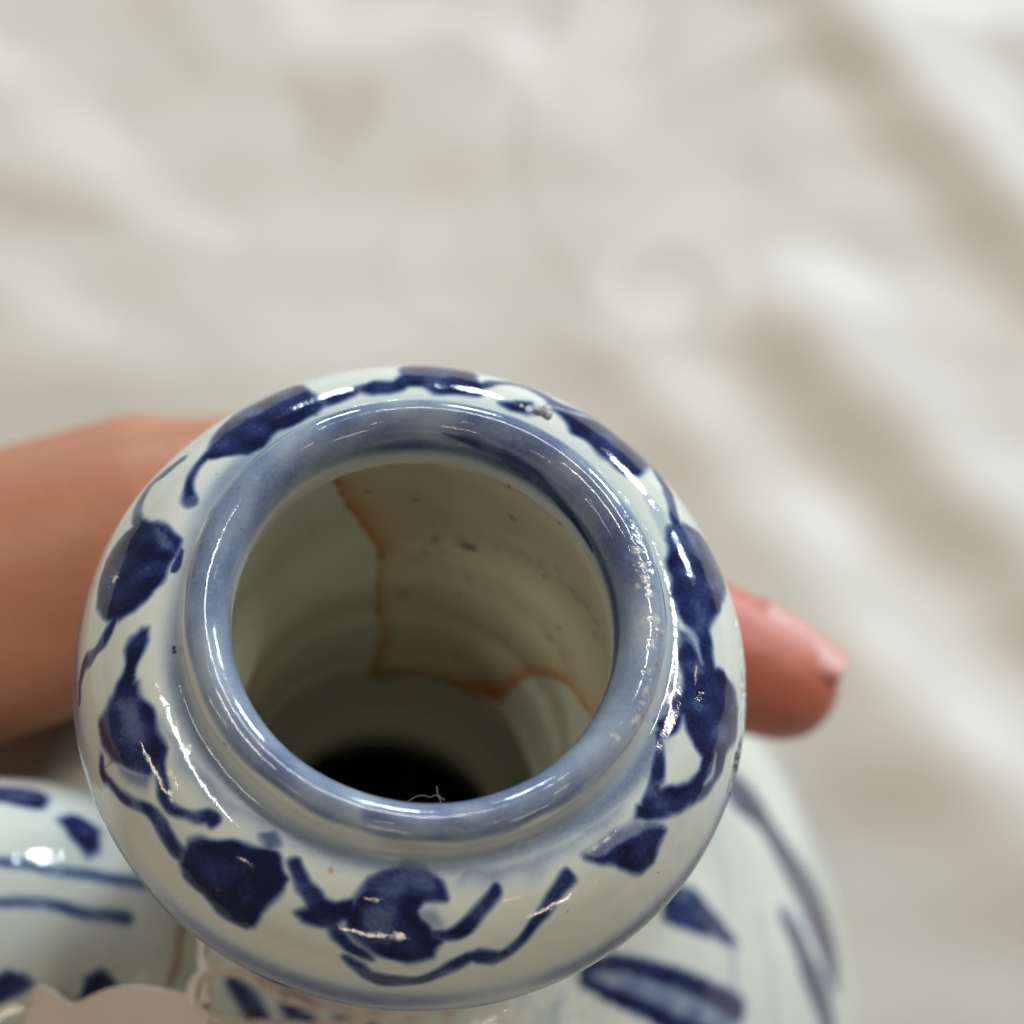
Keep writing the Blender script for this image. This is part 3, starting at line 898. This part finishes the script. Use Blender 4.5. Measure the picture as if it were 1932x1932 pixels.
# forearm
chain(bm, [(-.114, .001, -.098, .024), (-.150, -.014, -.108, .0265), (-.200, -.036, -.122, .030), (-.270, -.070, -.140, .036), (-.340, -.104, -.155, .039)], 46)
balls = np.vstack(balls)
tmp = mesh_obj('hand_raw', (SPH[None] * balls[:, None, 3:] + balls[:, None, :3]).reshape(-1, 3),
               (SPQ[None] + len(SPH) * np.arange(len(balls))[:, None, None]).reshape(-1, 4), SKIN)
r = tmp.modifiers.new('r', 'REMESH')
r.mode = 'VOXEL'
r.voxel_size = .0013
s_ = tmp.modifiers.new('s', 'SMOOTH')
s_.factor, s_.iterations = .5, 14
dg = bpy.context.evaluated_depsgraph_get()
ev = tmp.evaluated_get(dg)
em = bpy.data.meshes.new_from_object(ev)
bpy.data.objects.remove(tmp)
V = np.empty(len(em.vertices) * 3, np.float32)
em.vertices.foreach_get('co', V)
V = V.reshape(-1, 3)
# fold lines across the index joint and a crease beside the nail
flush = smooth(.018, .040, V[:, 0]) * (1 - smooth(.06, .07, V[:, 1]))
flush = np.maximum(flush, .35 * smooth(.02, -.03, V[:, 1] * 1.0))
at = em.attributes.new('flush', 'FLOAT', 'POINT')
at.data.foreach_set('value', flush.astype(np.float32))
em.polygons.foreach_set('use_smooth', np.ones(len(em.polygons), bool))
em.materials.clear()
em.materials.append(SKIN)
person = bpy.data.objects.new('hand', em)
sc.collection.objects.link(person)
person['label'] = 'left hand gripping the vessel from behind, index fingertip showing past the flange'
person['category'] = 'hand'


def nail(tip, direction, normal, length, width, over=.0025):
    d = Vector(direction).normalized()
    nn = (Vector(normal) - Vector(normal).dot(d) * d).normalized()
    sd = d.cross(nn)
    c = Vector(tip)
    nu, nv = 18, 14
    top, bot = [], []
    for i in range(nu):
        a = i / (nu - 1)
        for j in range(nv):
            b = j / (nv - 1) * 2 - 1
            round_end = math.sqrt(max(0, 1 - (max(0, .35 - a) / .35) ** 2 * .8)) * math.sqrt(max(0, 1 - (max(0, a - .75) / .25) ** 2 * .35))
            x = b * width / 2 * round_end
            drop = (width / 2) * .62 * (b * round_end) ** 2 + .0010 * a ** 2
            p = c + d * ((a - 1) * length + over) + sd * x + nn * (-drop)
            top.append(p + nn * .00025)
            bot.append(p - nn * .00045)
    V = top + bot
    N = nu * nv
    Q = []
    for i in range(nu - 1):
        for j in range(nv - 1):
            k = i * nv + j
            Q.append((k, k + nv, k + nv + 1, k + 1))
            Q.append((N + k, N + k + 1, N + k + nv + 1, N + k + nv))
    for i in range(nu - 1):
        for j in (0, nv - 1):
            k = i * nv + j
            Q.append((k, k + nv, N + k + nv, N + k))
    for j in range(nv - 1):
        for i in (0, nu - 1):
            k = i * nv + j
            Q.append((k, k + 1, N + k + 1, N + k))
    return mesh_obj('fingernail', np.array([list(v) for v in V]), Q, NAIL, person)


nail((.0522, .03335, -.06485), (.92, -.31, -.13), (.30, .78, .50), .0125, .0112, .0010)
nail((.0255, .0535, -.0880), (.85, -.5, -.15), (.5, .8, .3), .011, .010)
nail((.0170, .0720, -.1195), (.9, -.35, -.2), (.35, .9, .2), .010, .0095)
nail((-.0015, .0838, -.1385), (.95, -.1, -.1), (.1, .97, .2), .009, .0085)
nail((-.0570, -.0680, -.1220), (.6, -.7, -.35), (-.55, -.75, .35), .0125, .0115)

# ------------------------------------------------------------------ string and price tag
HZ = -.0500
hole = at_z(376, 1893, HZ)
tn = np.array([-.30, -.42, .86])
tn /= np.linalg.norm(tn)


def on_tag(px, py, off=0):
    d = ray(px, py)
    return CAM + d * (((hole - CAM) @ tn) / (d @ tn)) + tn * off


tag_out = [(386, 1893), (374, 1880), (345, 1874), (300, 1865), (250, 1860), (205, 1865), (170, 1879), (150, 1890), (136, 1894), (121, 1887), (105, 1872), (85, 1861), (62, 1857), (40, 1862),
           (20, 1880), (5, 1905), (-12, 1926), (-45, 1938), (-75, 1960), (-85, 1995), (-70, 2025), (-60, 2040), (-75, 2070), (-60, 2108), (-20, 2126), (18, 2116), (45, 2136), (95, 2150),
           (145, 2132), (160, 2122), (195, 2140), (250, 2140), (295, 2108), (306, 2064), (350, 2042), (388, 2000), (398, 1950), (394, 1912)]
tag_px, _ = spline(tag_out + tag_out[:1], 190)
tag_px = tag_px[:-1]
ctr = tag_px.mean(0)
bm = bmesh.new()
rings = []
for off, inset in ((-.0004, 0), (.00028, 0), (.00040, .010), (.00040, .024), (.00030, .032)):
    rings.append([bm.verts.new(Vector(on_tag(*(p + (ctr - p) * inset), off))) for p in tag_px])
K = len(tag_px)
for a_, b_ in zip(rings[:-1], rings[1:]):
    for i in range(K):
        bm.faces.new((a_[i], a_[(i + 1) % K], b_[(i + 1) % K], b_[i]))
bm.faces.new(rings[-1])
bm.faces.new(rings[0][::-1])
bmesh.ops.recalc_face_normals(bm, faces=bm.faces[:])
me = bpy.data.meshes.new('price_tag')
bm.to_mesh(me)
bm.free()
me.materials.append(PAPER)
tag = bpy.data.objects.new('price_tag', me)
sc.collection.objects.link(tag)
tag['label'] = 'beige scalloped card tag tied to the neck by a string'
tag['category'] = 'tag'


def cord(name, pts, rad, parent, mat=STRING, turns=110.):
    """two-ply twisted cord along 3-D points; each ply is a mesh of its own"""
    P, s = spline(pts, 120)
    L = s[-1]
    T = np.gradient(P, axis=0)
    T /= np.linalg.norm(T, axis=1)[:, None]
    ref = np.array([.31, .22, .92])
    A = np.cross(T, ref)
    A /= np.linalg.norm(A, axis=1)[:, None]
    Bv = np.cross(T, A)
    for ply in range(2):
        nseg, k = 360, 7
        q = np.linspace(0, L, nseg)
        Pi = np.stack([np.interp(q, s, P[:, i]) for i in range(3)], -1)
        Ai = np.stack([np.interp(q, s, A[:, i]) for i in range(3)], -1)
        Bi = np.stack([np.interp(q, s, Bv[:, i]) for i in range(3)], -1)
        ph = q * turns * 2 * np.pi / 1.0 + ply * np.pi
        c = Pi + .34 * rad * (np.cos(ph)[:, None] * Ai + np.sin(ph)[:, None] * Bi)
        c += .0001 * np.stack([wob(q * 1.0, q * 0 + i * .01, .0022, i * 5) for i in range(3)], -1)
        an = np.linspace(0, 2 * np.pi, k, endpoint=False)
        V = c[:, None, :] + .70 * rad * (np.cos(an)[None, :, None] * Ai[:, None] + np.sin(an)[None, :, None] * Bi[:, None])
        i, j = np.meshgrid(np.arange(nseg - 1), np.arange(k), indexing='ij')
        a = i * k + j
        b = i * k + (j + 1) % k
        mesh_obj('strand', V.reshape(-1, 3), np.stack([a, b, b + k, a + k], -1).reshape(-1, 4), mat, parent)


string = thing('tag_string', 'thin twisted cotton string looped round the neck and through the card tag', 'string', tuple(hole))
def z3(lst): return [tuple(at_z(a, b, z)) for a, b, z in lst]
rn = .0209
neck_loop = [(rn * math.cos(a), rn * math.sin(a), -.0655 + .0035 * math.sin(a - 1.2)) for a in np.linspace(math.radians(232), math.radians(232 + 352), 40)]
cord('strand', neck_loop, .00045, string)
left_end = [(-.0180, -.0105, -.0560)]
cord('strand', left_end + z3([(381, 1700, -.0530), (383, 1745, -.0515), (386, 1800, -.0505), (389, 1850, -.0495), (388, 1895, -.0490)]), .00060, string)
cord('strand', z3([(392, 1912, -.0500), (370, 1898, -.0488), (364, 1868, -.0487), (382, 1840, -.0490), (418, 1831, -.0500), (460, 1838, -.0520), (500, 1860, -.0550), (545, 1884, -.0590), (610, 1902, -.0625), (690, 1909, -.0650), (770, 1903, -.0655), (850, 1890, -.0655)]), .00060, string)
cord('strand', z3([(366, 1884, -.0488), (380, 1908, -.0490), (412, 1924, -.0500), (470, 1932, -.0530), (560, 1936, -.0580), (660, 1930, -.0625), (740, 1915, -.0650), (810, 1899, -.0655)]), .00060, string)

# ------------------------------------------------------------------ lint
def fibre(label, pts, rad=.00002):
    P, s = spline(pts, 40)
    k = 5
    an = np.linspace(0, 2 * np.pi, k, endpoint=False)
    V = P[:, None, :] + rad * (np.cos(an)[None, :, None] * CR + np.sin(an)[None, :, None] * CU)
    i, j = np.meshgrid(np.arange(39), np.arange(k), indexing='ij')
    a = i * k + j
    b = i * k + (j + 1) % k
    o = mesh_obj('lint_fibre', V.reshape(-1, 3), np.stack([a, b, b + k, a + k], -1).reshape(-1, 4), LINT)
    o['label'], o['category'] = label, 'lint'


fibre('tiny curled pale fibre on the inner edge of the lip', z3([(770, 1512, -.0050), (785, 1503, -.0046), (800, 1501, -.0044), (812, 1504, -.0044), (822, 1500, -.0042), (838, 1509, -.0040)]))
fibre('tiny upright pale fibre standing on the inner edge of the lip', z3([(832, 1514, -.0040), (826, 1498, -.0042), (824, 1484, -.0045)]))
